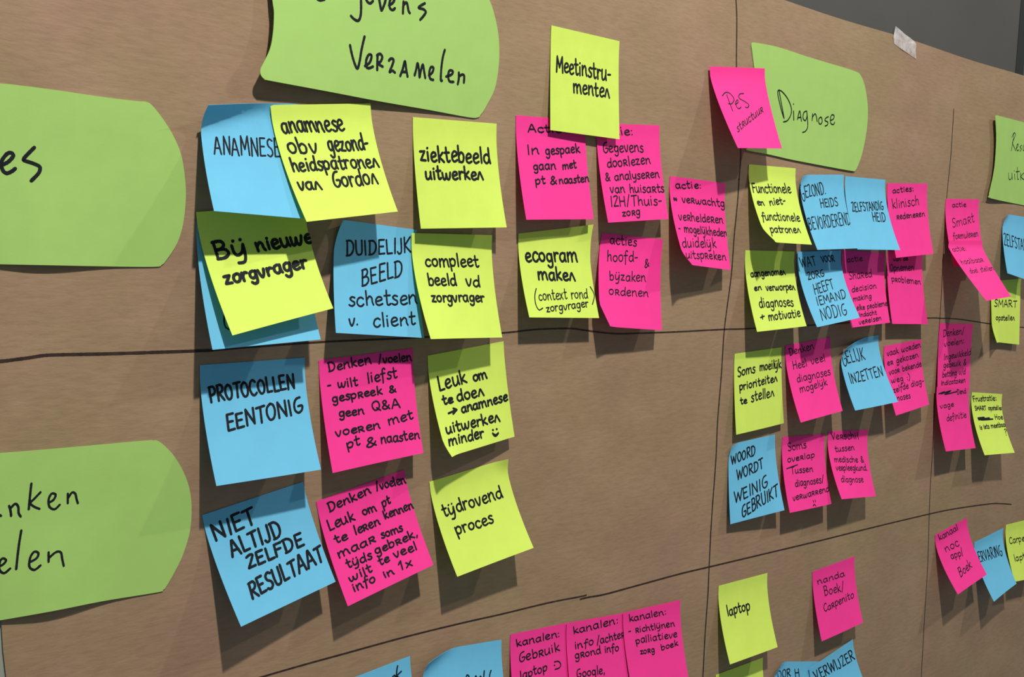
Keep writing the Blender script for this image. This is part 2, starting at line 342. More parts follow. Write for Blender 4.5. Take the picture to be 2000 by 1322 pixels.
NOTES = [
 ('anamb', 'B', [(400.0, 183.0), (585.0, 204.0), (594.0, 427.0), (418.0, 412.0)], 24.0, 25.0, 0.5,
  'blue sticky note lettered ANAMNESE, its right side under a yellow note',
  [('ANAMNESE', 418.2, 301.1, 548.9, 307.2, 34.7, 3.1)]),
 ('anamy', 'Y', [(528.0, 205.0), (723.5, 202.0), (777.0, 413.0), (599.0, 433.0)], 23.0, 29.0, 1.95,
  'yellow sticky note reading "anamnese obv gezondheidspatronen"',
  [('anamnese', 551.9, 259.2, 674.4, 254.5, 33.7, 4.4), ('obv', 564.2, 300.1, 622.4, 298.0, 30.6, 4.4), ('gezond-', 642.8, 296.0, 722.4, 290.9, 30.6, 4.4), ('heidspatronen', 571.3, 334.8, 741.4, 326.0, 27.6, 4.4), ('van', 583.6, 370.9, 629.5, 368.9, 25.5, 4.4), ('Gordon', 652.0, 366.4, 739.4, 358.7, 30.6, 4.4)]),
 ('ziek', 'Y', [(806.5, 228.6), (970.0, 241.5), (989.7, 444.0), (822.0, 446.5)], 14.0, 9.0, 0.5,
  'yellow sticky note reading "ziektebeeld uitwerken" below the largest green card',
  [('ziektebeeld', 820.8, 314.3, 958.1, 318.4, 30.6, 4.6), ('uitwerken', 831.0, 350.1, 944.8, 350.7, 24.5, 4.6)]),
 ('gesp', 'P', [(1008.0, 225.0), (1143.0, 236.0), (1159.5, 428.0), (1028.0, 429.0)], 10.0, 13.0, 0.5,
  'pink sticky note reading "In gesprek gaan met pt & naasten"',
  [('Actie:', 1030.4, 257.6, 1105.2, 259.3, 15.6, 3.0), ('In', 1028.8, 301.5, 1053.2, 299.9, 19.5, 3.0), ('gespaek', 1065.2, 301.9, 1132.8, 298.0, 16.9, 3.0), ('gaan', 1041.8, 332.4, 1086.3, 329.8, 16.3, 3.0), ('met', 1098.7, 330.8, 1126.3, 327.2, 15.6, 3.0), ('pt', 1045.0, 360.1, 1065.2, 358.5, 16.3, 3.0), ('&', 1074.3, 360.7, 1088.0, 359.1, 15.0, 3.0), ('naasten', 1092.2, 358.5, 1150.7, 355.2, 15.0, 3.0)]),
 ('meet', 'Y', [(1077.0, 49.5), (1210.0, 80.4), (1210.0, 272.0), (1075.0, 254.0)], 6.0, 4.0, 0.5,
  'topmost yellow sticky note, reading "Meetinstrumenten", overlapping two pink notes',
  [('Meetinstru-', 1085.7, 138.9, 1193.0, 157.5, 30.9, 3.9), ('menten', 1119.8, 181.2, 1190.4, 191.6, 27.6, 3.9)]),
 ('gegev', 'P', [(1165.0, 241.0), (1288.0, 244.6), (1306.0, 427.6), (1188.0, 434.8)], 11.0, 13.0, 0.5,
  'pink sticky note reading "Gegevens doorlezen & analyseren van huisarts"',
  [('Actie:', 1171.5, 263.6, 1236.9, 264.1, 16.9, 2.6), ('Gegevens', 1177.5, 298.0, 1257.4, 296.3, 20.6, 2.6), ('doorlezen', 1186.0, 327.0, 1270.8, 319.3, 18.2, 2.6), ('& analyseren', 1182.4, 353.2, 1288.2, 346.4, 16.5, 2.6), ('van huisarts', 1192.1, 376.7, 1297.9, 375.0, 16.5, 2.6), ('IZH/Thuis-', 1192.1, 402.8, 1294.2, 399.7, 19.4, 2.6), ('zorg', 1215.1, 422.4, 1250.7, 419.0, 14.5, 2.6)]),
 ('verw', 'P', [(1308.8, 343.5), (1417.0, 358.0), (1427.4, 527.5), (1339.8, 516.0)], 13.0, 23.0, 0.5,
  'pink sticky note reading "verwachtg verhelderen, mogelijkheden duidelijk uitspreken"',
  [('actie:', 1319.2, 367.7, 1370.0, 368.2, 14.0, 2.4), ('* verwachtg', 1315.5, 393.1, 1416.0, 404.0, 15.0, 2.4), ('verhelderen', 1326.0, 429.4, 1412.9, 436.7, 16.5, 2.4), ('- mogelijkheden', 1325.2, 452.4, 1420.4, 462.6, 16.0, 2.4), ('duidelijk', 1333.0, 482.7, 1399.6, 483.4, 18.9, 2.4), ('uitspreken', 1339.8, 503.8, 1418.5, 507.7, 16.0, 2.4)]),
 ('eco', 'Y', [(1012.7, 456.0), (1154.0, 438.0), (1170.2, 621.0), (1034.0, 619.7)], 14.0, 15.0, 0.5,
  'yellow sticky note reading "ecogram maken" with a bracketed line below',
  [('ecogram', 1026.3, 510.2, 1128.3, 510.8, 28.1, 4.5), ('maken', 1050.8, 546.5, 1123.9, 547.6, 23.6, 4.5), ('context rond', 1052.6, 586.1, 1148.8, 582.1, 19.1, 2.2), ('zorgvrager', 1066.8, 609.7, 1150.1, 598.8, 16.0, 2.4), ('*', [[(1047.2, 563.4), (1044.4, 577.9), (1046.3, 594.3), (1052.6, 605.2), (1059.9, 601.5)], [(1152.4, 559.8), (1158.8, 570.7), (1160.6, 579.7), (1157.0, 594.3)]], 2.2)]),
 ('hoofd', 'P', [(1176.0, 454.5), (1295.3, 467.6), (1293.0, 645.0), (1188.7, 637.3)], 12.0, 17.0, 0.5,
  'pink sticky note reading "acties hoofd- & bijzaken ordenen", lower left corner bent',
  [('acties', 1190.9, 474.8, 1243.6, 481.2, 18.2, 2.2), ('hoofd-', 1185.1, 510.2, 1246.5, 510.8, 20.0, 2.2), ('&', 1258.3, 523.8, 1267.7, 518.9, 16.7, 2.2), ('bijzaken', 1190.2, 546.5, 1261.4, 550.3, 18.2, 2.2), ('ordenen', 1189.1, 574.7, 1266.8, 580.1, 16.3, 2.2)]),
 ('duid', 'B', [(662.0, 427.0), (814.0, 448.8), (829.0, 660.0), (656.0, 650.0)], 14.0, 15.0, 0.5,
  'blue sticky note reading "DUIDELIJK BEELD schetsen v. client"',
  [('DUIDELIJK', 675.4, 499.8, 803.6, 493.0, 29.0, 3.6), ('BEELD', 704.9, 558.8, 786.6, 537.9, 31.8, 3.6), ('schetsen', 681.0, 597.8, 815.6, 592.9, 28.4, 3.6), ('v.', 681.0, 636.4, 700.8, 634.8, 22.7, 3.6), ('client', 728.7, 639.8, 812.0, 632.6, 26.1, 3.6)]),
 ('comp', 'Y', [(804.0, 455.0), (961.0, 459.0), (981.0, 659.0), (841.5, 662.0)], 15.0, 24.0, 1.67,
  'yellow sticky note reading "compleet beeld vd zorgvrager"',
  [('compleet', 830.8, 520.2, 935.6, 520.7, 23.8, 3.8), ('beeld', 836.5, 556.6, 892.5, 557.0, 22.2, 3.8), ('vd', 910.2, 558.1, 937.9, 559.3, 22.2, 3.8), ('zorgvrager', 842.8, 588.8, 947.0, 589.4, 19.5, 3.8)]),
 ('bijb', 'B', [(384.0, 430.0), (590.0, 420.0), (626.4, 663.0), (415.0, 683.0)], 22.0, 22.0, 0.5,
  'blue sticky note mostly hidden beneath the yellow "Bij nieuwe zorgvrager" note',
  [('*', [[(438.1, 612.2), (437.6, 626.9), (440.3, 638.3), (447.1, 643.2)]], 3.0)]),
 ('bijy', 'Y', [(383.0, 414.0), (588.0, 398.0), (651.0, 602.0), (454.0, 655.0)], 27.0, 29.0, 1.5,
  'yellow sticky note reading "Bij nieuwe zorgvrager", its upper part in shade',
  [('Bij', 421.1, 506.2, 486.2, 497.1, 35.2, 6.0), ('nieuwe', 502.7, 490.8, 611.7, 473.1, 26.8, 6.0), ('zorgvrager', 440.8, 556.1, 601.0, 521.4, 25.0, 6.0)]),
 ('prot', 'B', [(390.4, 713.0), (595.3, 698.4), (627.0, 917.0), (422.6, 949.0)], 20.0, 20.0, 0.5,
  'blue sticky note lettered PROTOCOLLEN EENTONIG',
  [('PROTOCOLLEN', 410.4, 785.3, 576.9, 757.4, 28.1, 4.6), ('EENTONIG', 443.1, 841.8, 593.5, 803.9, 29.5, 4.6)]),
 ('niet', 'B', [(394.5, 1006.0), (592.0, 940.6), (655.5, 1136.0), (470.8, 1223.9)], 16.0, 22.0, 0.5,
  'tilted blue sticky note lettered NIET ALTIJD ZELFDE RESULTAAT',
  [('NIET', 420.0, 1055.6, 502.3, 1019.8, 28.6, 4.9), ('ALTIJD', 452.2, 1087.1, 552.4, 1045.9, 28.6, 4.9), ('ZELFDE', 484.1, 1111.3, 595.0, 1064.1, 24.2, 4.9), ('RESULTAAT', 491.4, 1169.9, 634.2, 1093.1, 29.5, 4.9)]),
 ('wilt', 'P', [(622.9, 703.4), (806.6, 680.0), (827.0, 884.6), (649.8, 923.8)], 13.0, 13.0, 0.5,
  'pink sticky note reading "Denken/voelen - wilt liefst gesprek & geen Q&A"',
  [('Denken', 641.3, 726.1, 725.4, 709.8, 18.0, 3.2), ('/voelen', 738.8, 709.2, 804.4, 704.1, 15.9, 3.2), ('- wilt', 639.8, 758.9, 699.2, 752.8, 17.4, 3.2), ('liefst', 717.6, 747.9, 776.3, 736.3, 20.8, 3.2), ('gespreek', 649.2, 785.4, 746.6, 769.1, 15.7, 3.2), ('&', 760.0, 767.4, 774.2, 764.9, 13.1, 3.2), ('geen', 661.4, 814.0, 711.9, 808.3, 15.3, 3.2), ('Q&A', 726.5, 801.5, 782.6, 795.2, 16.9, 3.2), ('voeren', 655.5, 852.4, 743.4, 835.8, 15.7, 3.2), ('met', 758.5, 831.0, 807.2, 817.2, 17.8, 3.2), ('pt', 677.3, 876.5, 704.2, 868.1, 18.6, 3.2), ('&', 714.4, 876.5, 736.0, 869.1, 19.5, 3.2), ('naasten', 743.6, 865.9, 819.9, 856.0, 17.8, 3.2)]),
 ('leren', 'P', [(618.0, 979.4), (789.5, 917.0), (846.9, 1103.0), (679.4, 1184.0)], 17.0, 18.0, 0.5,
  'tilted pink sticky note reading "Leuk om pt te leren kennen"',
  [('Denken', 642.7, 1000.3, 725.3, 962.4, 16.8, 3.2), ('/voelen', 735.5, 957.2, 793.3, 943.1, 15.4, 3.2), ('Leuk', 642.7, 1036.6, 693.5, 1014.6, 20.0, 3.2), ('om', 708.9, 1006.0, 736.6, 997.6, 16.3, 3.2), ('pt', 747.5, 991.2, 762.9, 981.7, 16.3, 3.2), ('te', 655.1, 1061.6, 679.9, 1052.0, 15.2, 3.2), ('leren', 693.7, 1044.5, 743.4, 1023.7, 16.3, 3.2), ('kennen', 751.6, 1013.9, 808.1, 991.9, 15.4, 3.2), ('maar', 661.9, 1090.2, 734.3, 1056.6, 16.3, 3.2), ('soms', 745.2, 1051.4, 787.9, 1036.1, 15.4, 3.2), ('tijds', 678.3, 1109.2, 727.5, 1090.6, 16.3, 3.2), ('gebrek,', 733.4, 1083.3, 816.7, 1046.4, 15.4, 3.2), ('wilt', 683.5, 1136.4, 727.5, 1115.6, 15.4, 3.2), ('te', 740.7, 1104.7, 761.6, 1095.1, 14.7, 3.2), ('veel', 770.9, 1089.9, 815.6, 1072.9, 15.4, 3.2), ('info', 690.8, 1156.9, 734.3, 1134.2, 16.8, 3.2), ('in', 750.4, 1129.6, 770.6, 1120.1, 13.4, 3.2), ('1x', 779.9, 1113.8, 806.9, 1103.1, 15.9, 3.2)]),
 ('leuk', 'Y', [(835.4, 694.5), (983.4, 666.4), (1005.0, 852.5), (880.8, 893.3)], 7.0, 20.0, 0.5,
  'yellow sticky note reading "Leuk om te doen" with arrow and smiley',
  [('Leuk', 857.6, 763.8, 912.0, 746.2, 27.2, 4.0), ('om', 924.0, 744.8, 952.0, 738.1, 20.3, 4.0), ('te', 865.0, 790.2, 885.7, 785.3, 16.3, 4.0), ('doen', 893.2, 784.7, 945.8, 771.7, 21.4, 4.0), ('>', 875.0, 812.9, 893.9, 805.2, 14.5, 4.0), ('anamnese', 901.3, 806.7, 992.1, 781.6, 18.5, 4.0), ('uitwerken', 871.4, 847.4, 976.7, 821.6, 20.3, 4.0), ('minder', 876.8, 870.1, 945.8, 853.4, 20.3, 4.0), ('*', [[(962.1, 839.7), (963.1, 839.7)], [(969.4, 837.9), (970.5, 837.9)], [(962.1, 846.1), (964.7, 850.1), (968.9, 851.0), (973.0, 845.5)], [(962.5, 847.0), (968.0, 849.5), (972.9, 846.3)]], 4.0)]),
 ('tijd', 'Y', [(838.7, 941.0), (988.2, 895.7), (1042.3, 1069.8), (893.2, 1126.3)], 22.0, 21.0, 0.5,
  'tilted yellow sticky note reading "tijdrovend proces"',
  [('tijdrovend', 867.2, 1009.2, 982.7, 971.1, 24.6, 3.6), ('proces', 891.4, 1043.8, 965.2, 1020.2, 22.0, 3.6)]),
 ('pes', 'P', [(1386.4, 129.7), (1493.9, 133.5), (1527.5, 290.0), (1441.3, 289.0)], 20.0, 28.0, 0.5,
  'pink sticky note reading "Pes structuur", curling out over a green card',
  [('*', [[(1410.6, 187.2), (1417.1, 180.6), (1425.9, 182.8), (1433.6, 193.8), (1429.2, 202.5), (1422.6, 202.5)], [(1419.3, 185.0), (1424.8, 200.4), (1431.0, 216.8)], [(1435.8, 203.6), (1441.3, 200.4), (1440.2, 194.9), (1436.9, 200.4), (1439.1, 209.1), (1443.5, 212.4), (1447.2, 209.1)], [(1452.2, 182.8), (1444.6, 183.9), (1443.5, 191.6), (1454.4, 198.2), (1462.5, 204.7), (1459.9, 210.2), (1455.5, 209.1)]], 2.0), ('structuur', 1440.6, 257.8, 1491.1, 217.5, 15.8, 2.0)]),
 ('func', 'Y', [(1463.0, 320.8), (1554.2, 328.7), (1585.8, 477.8), (1500.3, 472.4)], 22.0, 26.0, 0.5,
  'yellow sticky note reading "Functionele en niet-functionele patronen"',
  [('Functionele', 1470.5, 375.8, 1545.9, 377.2, 18.7, 2.7), ('en', 1479.2, 400.8, 1493.4, 401.2, 12.2, 2.7), ('niet-', 1503.6, 401.5, 1535.1, 397.2, 14.4, 2.7), ('functionele', 1488.6, 429.5, 1563.1, 432.1, 15.8, 2.7), ('patronen', 1505.1, 454.1, 1563.9, 454.4, 14.4, 2.7)]),
 ('gez', 'B', [(1562.0, 341.0), (1648.0, 341.0), (1675.2, 485.0), (1596.6, 487.9)], 19.0, 22.0, 1.5,
  'blue sticky note lettered GEZONDHEIDS BEVORDEREND',
  [('G', 1566.7, 393.0, 1574.3, 390.5, 33.8, 2.2), ('EZOND.', 1573.3, 385.4, 1613.6, 378.7, 22.7, 2.2), ('HEIDS', 1603.1, 405.1, 1637.6, 402.0, 16.5, 2.2), ('BEVORDEREND', 1580.8, 449.7, 1662.4, 437.6, 23.7, 2.2)]),
 ('zelf', 'B', [(1651.0, 344.0), (1729.2, 351.0), (1758.4, 488.3), (1675.0, 487.0)], 22.0, 19.0, 0.5,
  'blue sticky note lettered ZELFSTANDIGHEID, between a blue and a pink note',
  [('ZELFSTANDIG', 1664.9, 413.4, 1726.2, 409.6, 16.9, 2.2), ('HEID', 1705.5, 432.0, 1730.8, 433.2, 16.9, 2.2)]),
 ('klin', 'P', [(1733.0, 357.8), (1811.4, 358.6), (1823.2, 495.8), (1750.4, 503.5)], 13.0, 13.0, 0.5,
  'pink sticky note reading "acties: klinisch redeneren"',
  [('acties:', 1743.0, 377.0, 1784.5, 373.0, 10.9, 2.0), ('klinisch', 1742.9, 407.8, 1795.2, 399.4, 17.9, 2.0), ('redeneren', 1751.3, 428.5, 1806.4, 422.1, 10.9, 2.0)]),
 ('aang', 'Y', [(1456.0, 488.7), (1552.0, 491.0), (1575.5, 636.7), (1478.8, 648.0)], 20.0, 18.0, 0.5,
  'yellow sticky note reading "aangenomen en verworpen diagnoses + motivatie"',
  [('aangenomen', 1466.3, 540.7, 1534.4, 536.1, 12.9, 2.7), ('en', 1473.5, 568.0, 1487.7, 565.6, 11.5, 2.7), ('verworpen', 1496.5, 567.3, 1553.1, 565.6, 13.2, 2.7), ('diagnoses', 1483.6, 600.4, 1550.4, 597.2, 18.4, 2.7), ('+', 1485.0, 624.8, 1493.5, 621.6, 11.5, 2.7), ('motivatie', 1501.5, 626.2, 1563.9, 618.1, 16.1, 2.7)]),
 ('wat', 'B', [(1558.0, 491.6), (1643.0, 489.0), (1679.6, 620.2), (1596.0, 638.9)], 26.0, 26.0, 1.5,
  'blue sticky note lettered WAT VOOR ZORG HEEFT IEMAND NODIG',
  [('WAT', 1564.8, 522.0, 1595.5, 518.2, 18.7, 2.2), ('VOOR', 1605.3, 512.0, 1630.9, 510.2, 12.6, 2.2), ('ZORG', 1577.7, 546.5, 1611.3, 539.3, 13.8, 2.2), ('HEEFT', 1591.4, 575.2, 1630.0, 563.4, 19.8, 2.2), ('IEMAND', 1596.4, 596.8, 1653.5, 582.1, 15.8, 2.2), ('NODIG', 1605.0, 626.2, 1655.6, 613.7, 22.7, 2.2)]),
 ('soms', 'Y', [(1435.0, 690.8), (1526.5, 678.0), (1531.0, 826.4), (1438.0, 848.9)], 5.0, 6.0, 0.5,
  'flat yellow sticky note reading "Soms moeilijk prioriteiten te stellen"',
  [('Soms', 1440.5, 736.0, 1475.3, 726.5, 18.3, 2.8), ('moeilijk', 1483.7, 723.5, 1526.0, 718.2, 17.0, 2.8), ('prioriteiten', 1443.8, 762.6, 1518.5, 744.0, 15.3, 2.8), ('te', 1445.5, 789.3, 1459.4, 787.3, 13.0, 2.8), ('stellen', 1467.1, 784.3, 1511.9, 773.5, 18.6, 2.8)]),
 ('heel', 'P', [(1534.0, 675.0), (1622.0, 658.0), (1646.0, 802.4), (1564.0, 825.2)], 17.0, 19.0, 0.5,
  'pink sticky note reading "Heel veel diagnoses mogelijk"',
  [('Denken', 1542.0, 694.4, 1590.1, 681.1, 14.1, 1.9), ('Heel', 1549.5, 721.0, 1576.8, 714.9, 15.8, 1.9), ('veel', 1584.4, 711.9, 1612.5, 704.9, 13.6, 1.9), ('diagnoses', 1557.0, 746.8, 1622.5, 731.5, 15.3, 1.9), ('mogelijk', 1562.8, 767.6, 1616.4, 751.5, 14.6, 1.9)]),
 ('gel', 'B', [(1640.0, 668.0), (1716.0, 654.0), (1754.4, 784.5), (1670.3, 801.7)], 25.0, 21.0, 0.5,
  'blue sticky note lettered GELIJK INZETTEN with curled upper left corner',
  [('G', 1647.3, 717.6, 1655.9, 713.0, 30.9, 2.3), ('ELIJK', 1654.9, 708.6, 1690.7, 702.1, 23.0, 2.3), ('INZETTEN', 1661.4, 749.5, 1725.9, 733.1, 19.4, 2.3)]),
 ('woord', 'B', [(1424.0, 868.0), (1514.0, 848.3), (1532.3, 996.3), (1426.6, 1023.8)], 13.0, 6.0, 0.5,
  'blue sticky note lettered WOORD WORDT WEINIG GEBRUIKT',
  [('WOORD', 1427.9, 906.8, 1475.2, 888.2, 18.0, 2.9), ('WORDT', 1438.8, 938.4, 1491.0, 913.2, 19.1, 2.9), ('WEINIG', 1433.8, 983.4, 1500.1, 950.1, 22.5, 2.9), ('GEBRUIKT', 1448.7, 1011.3, 1520.1, 967.7, 22.1, 2.9)]),
 ('over', 'P', [(1529.0, 853.3), (1611.5, 847.0), (1624.0, 984.0), (1542.7, 1001.5)], 14.0, 16.0, 0.5,
  'pink sticky note reading "Soms overlap Tussen diagnoses / verwarrend"',
  [('Soms', 1538.6, 880.8, 1575.5, 874.5, 15.1, 2.0), ('overlap', 1537.9, 902.8, 1591.4, 892.9, 11.5, 2.0), ('*', [[(1536.3, 915.3), (1557.8, 907.4)]], 2.0), ('Tussen', 1545.0, 925.4, 1588.4, 920.6, 12.7, 2.0), ('diagnoses/', 1553.0, 950.4, 1609.6, 941.8, 13.9, 2.0), ('verwarrend', 1548.4, 978.4, 1620.2, 958.9, 12.4, 2.0), ('*', [[(1588.1, 977.3), (1588.8, 980.7)], [(1591.9, 976.6), (1592.5, 979.9)], [(1588.1, 988.2), (1590.3, 984.9), (1593.4, 988.2)]], 2.0)]),
 ('versch', 'P', [(1618.0, 842.0), (1695.5, 838.9), (1710.9, 969.0), (1644.0, 975.0)], 18.0, 24.0, 0.5,
  'pink sticky note reading "Verschil tussen medische & verpleegkund. diagnose"',
  [('Verschil', 1624.1, 857.8, 1677.6, 856.8, 13.6, 1.8), ('tussen', 1630.9, 882.3, 1669.3, 878.5, 11.8, 1.8), ('medische &', 1629.4, 902.0, 1687.5, 902.8, 11.5, 1.8), ('verpleegkund.', 1633.2, 918.6, 1694.3, 918.6, 11.5, 1.8), ('diagnose', 1642.8, 941.3, 1686.7, 941.8, 12.4, 1.8)]),
 ('kanaal', 'P', [(1826.5, 1044.8), (1889.0, 1010.9), (1927.5, 1122.0), (1871.0, 1161.0)], 25.0, 28.0, 0.5,
  'tilted pink sticky note reading "kanaal noc app/ Boek"',
  [('kanaal', 1834.9, 1055.6, 1872.1, 1034.4, 11.5, 1.9), ('noc', 1847.1, 1078.2, 1874.7, 1065.2, 14.8, 1.9), ('app/', 1858.4, 1092.2, 1883.4, 1083.1, 12.5, 1.9), ('Boek', 1875.8, 1127.8, 1899.1, 1107.5, 16.5, 1.9)]),
 ('laptop', 'Y', [(1403.8, 1144.0), (1499.0, 1118.8), (1518.8, 1263.6), (1425.8, 1297.5)], 16.0, 17.0, 0.5,
  'yellow sticky note reading only "laptop"',
  [('laptop', 1420.8, 1203.4, 1465.5, 1190.2, 19.8, 3.0)]),
 ('nanda', 'P', [(1587.0, 1116.6), (1669.0, 1086.4), (1685.7, 1215.5), (1605.0, 1252.6)], 13.0, 12.0, 0.5,
  'lone pink sticky note to the right of the yellow "laptop" note',
  [('nanda', 1596.6, 1141.7, 1650.4, 1124.3, 12.1, 1.9), ('Boek/', 1610.3, 1163.7, 1649.5, 1152.7, 17.6, 1.9), ('Carpenito', 1609.4, 1195.3, 1667.8, 1166.4, 14.3, 1.9)]),
 ('frus', 'Y', [(1898.7, 766.0), (1957.8, 769.5), (1982.0, 884.0), (1923.3, 889.0)], 25.0, 24.0, 0.5,
  'yellow sticky note reading "Frustratie: SMART opstellen" with a struck-out word',
  [('Frustratie:', 1901.0, 784.1, 1946.5, 781.7, 10.8, 1.9), ('SMART opstellen', 1904.5, 801.2, 1959.2, 800.0, 8.4, 1.9), ('*', [[(1909.7, 816.4), (1922.6, 815.3), (1910.9, 819.5), (1927.3, 816.9), (1932.0, 816.4), (1915.6, 819.9), (1939.0, 818.3)]], 3), ('Hoe', 1943.7, 819.2, 1959.4, 818.8, 8.9, 1.9), ('is iets meetbaar', 1913.9, 838.7, 1965.8, 832.4, 8.9, 1.9), ('?', 1962.5, 849.7, 1967.6, 849.7, 11.7, 1.9)]),
 ('share', 'P', [(1645, 488), (1729, 494), (1738.5, 630), (1663, 640)], 14.0, 16.0, 0.5,
  'pink sticky note reading "Shared decision making", partly under a blue note',
  [('actie', 1654.1, 512.0, 1684.9, 509.1, 10.1, 1.8), ('Shared', 1658.5, 546.2, 1703.6, 540.7, 15.1, 1.8), ('decision', 1663.5, 570.9, 1712.2, 562.3, 11.8, 1.8), ('making', 1665.9, 588.2, 1702.2, 582.4, 10.3, 1.8), ('elke probleme', 1673.1, 606.6, 1733.1, 596.5, 10.1, 1.8), ('eindacht', 1673.1, 620.2, 1712.2, 613.7, 8.6, 1.8), ('vereisen', 1677.9, 634.2, 1721.6, 624.5, 10.1, 1.8)]),
 ('probl', 'P', [(1734, 490), (1802, 494), (1812.5, 633), (1742.8, 632.4)], 12.0, 12.0, 0.5,
  'pink sticky note with "problemen" as its last word, lower half blank',
  [('van de', 1744.7, 509.8, 1773.7, 508.1, 7.5, 1.8), ('Opnemen', 1738.2, 529.2, 1785.5, 527.8, 12.9, 1.8), ('problemen', 1741.1, 549.3, 1798.5, 555.8, 11.8, 1.8)]),
 ('vaak', 'P', [(1727, 676), (1799.7, 662.3), (1814.8, 789.5), (1750, 811.5)], 14.0, 18.0, 0.5,
  'pink sticky note tucked behind the blue GELIJK INZETTEN note',
  [('vaak worden', 1732.5, 695.6, 1798.5, 678.1, 11.5, 1.8), ('er gekozen', 1733.3, 714.3, 1794.2, 697.1, 10.9, 1.8), ('voor bekende', 1736.7, 732.3, 1800.0, 715.0, 10.9, 1.8), ('weg :)', 1741.2, 748.1, 1778.1, 740.9, 10.9, 1.8), ('zelfde diag-', 1744.8, 767.5, 1805.0, 748.1, 11.8, 1.8), ('noses', 1752.5, 782.6, 1778.4, 776.8, 11.5, 1.8)]),
 ('act1', 'P', [(1847.7, 388.2), (1912.6, 389.4), (1925, 515), (1863.4, 520.6)], 14.0, 16.0, 0.5,
  'upper pink sticky note reading "actie Smart formuleren"',
  [('actie', 1859.4, 404.8, 1887.5, 403.4, 9.8, 1.6), ('Smart', 1860.3, 444.5, 1903.7, 433.4, 18.3, 1.6), ('formuleren', 1861.7, 467.9, 1910.7, 460.9, 12.2, 1.6)]),
 ('act2', 'P', [(1854, 470), (1919, 470), (1974.7, 579), (1926.7, 587.5)], 40.0, 55.0, 10.86,
  'pink sticky note sticking far out from the bottom of the "Smart formuleren" note',
  [('actie:', 1861.7, 491.3, 1888.4, 489.0, 9.4, 1.4), ('haalbaar', 1878.6, 516.4, 1922.4, 511.3, 9.8, 1.4), ('doel stellen', 1895.5, 534.2, 1941.9, 527.2, 9.8, 1.4)]),
 ('denk', 'P', [(1835.8, 631), (1900.3, 632.3), (1893.3, 762), (1831, 760)], 4.0, 4.0, 0.5,
  'narrow-looking pink sticky note reading "Denken/voelen: Ingewikkeld", upper of two joined',
  [('Denken/', 1841.7, 657.4, 1883.2, 652.2, 12.9, 1.7), ('voelen:', 1843.5, 676.9, 1883.2, 670.3, 11.7, 1.7), ('Ingewikkeld', 1843.5, 703.1, 1896.1, 692.6, 11.7, 1.7), ('gebruik &', 1842.4, 718.4, 1886.7, 712.5, 11.3, 1.7), ('betting v/d', 1840.0, 737.1, 1885.5, 730.1, 11.3, 1.7), ('indicatoren', 1837.7, 752.4, 1885.5, 746.5, 9.9, 1.7)]),
 ('vage', 'P', [(1830, 755.5), (1892, 756.6), (1905.7, 875), (1847.5, 881.6)], 14.0, 16.0, 5.5,
  'pink sticky note with a struck-out word and "vage definitie", lower of two joined',
  [('*', [[(1833.5, 769.0), (1845.2, 764.8), (1837.7, 769.0), (1856.9, 762.9), (1845.2, 770.0), (1868.6, 764.8)]], 2.4), ('Dend', 1869.8, 770.0, 1886.7, 767.6, 9.4, 1.7), ('vage', 1836.5, 798.1, 1863.2, 793.4, 9.9, 1.7), ('definitie', 1849.4, 822.8, 1887.9, 814.6, 12.2, 1.7)]),
 ('zelfr', 'B', [(1960, 417), (2010, 425), (2020, 552), (1967.7, 533.5)], 16.0, 14.0, 0.5,
  'blue sticky note cut by the right frame edge, under the rightmost green card',
  [('ZELFSTANDIG', 1961.1, 478.5, 2021.6, 495.3, 22.3, 2.2)]),
 ('smart', 'Y', [(1936, 549), (1994.6, 544), (1990.7, 673), (1933, 668)], 6.0, 6.0, 0.5,
  'yellow sticky note reading "SMART opstellen" at the right edge',
  [('SMART', 1941.4, 598.5, 1986.0, 600.3, 13.6, 2.0), ('opstellen', 1944.9, 625.0, 1981.7, 625.4, 10.3, 2.0)]),
 ('erv', 'B', [(1903, 1059), (1959.6, 1031), (1985.4, 1139.7), (1941.4, 1175)], 24.0, 26.0, 0.5,
  'blue sticky note lettered ERVARING between a pink and a yellow note',
  [('ERVARING', 1913.0, 1097.9, 1958.8, 1084.0, 19.5, 2.2)]),
 ('carp', 'Y', [(1964.9, 1024.8), (2017, 1012), (2037, 1126), (1982.3, 1136)], 18.0, 18.0, 0.5,
  'yellow sticky note with "laptop" as second line, cut by the right frame edge',
  [('Carpenito', 1971.5, 1062.6, 2022.3, 1050.9, 12.5, 1.9), ('laptop', 1981.0, 1096.5, 2017.1, 1088.3, 12.9, 1.9)]),
 ('yell', 'Y', [(1398, 1318), (1490, 1284), (1507, 1430), (1417, 1472)], 12.0, 12.0, 0.5,
  'yellow sticky note at the bottom edge, directly below the "laptop" note',
  []),
 ('voorh', 'B', [(1512, 1292), (1600, 1291.6), (1622, 1432), (1522, 1446)], 14.0, 12.0, 0.5,
  'blue sticky note at the bottom edge lettered VOOR H, with curled corner',
  [('VOOR', 1510.4, 1327.9, 1544.3, 1319.9, 14.4, 2.2), ('H', 1552.5, 1321.5, 1561.9, 1320.6, 14.1, 2.2)]),
 ('verwz', 'B', [(1580, 1306), (1665.6, 1248.4), (1712, 1385), (1632, 1440)], 22.0, 22.0, 1.99,
  'blue sticky note at the bottom edge lettered VERWIJZER',
  [('VERWIJZER', 1594.4, 1330.0, 1670.7, 1287.3, 17.9, 2.4)]),
 ('kan1', 'P', [(997, 1239.3), (1108, 1216), (1122, 1395), (1009, 1420)], 10.0, 10.0, 0.5,
  'pink sticky note reading "kanalen: Gebruik laptop", left of three joined',
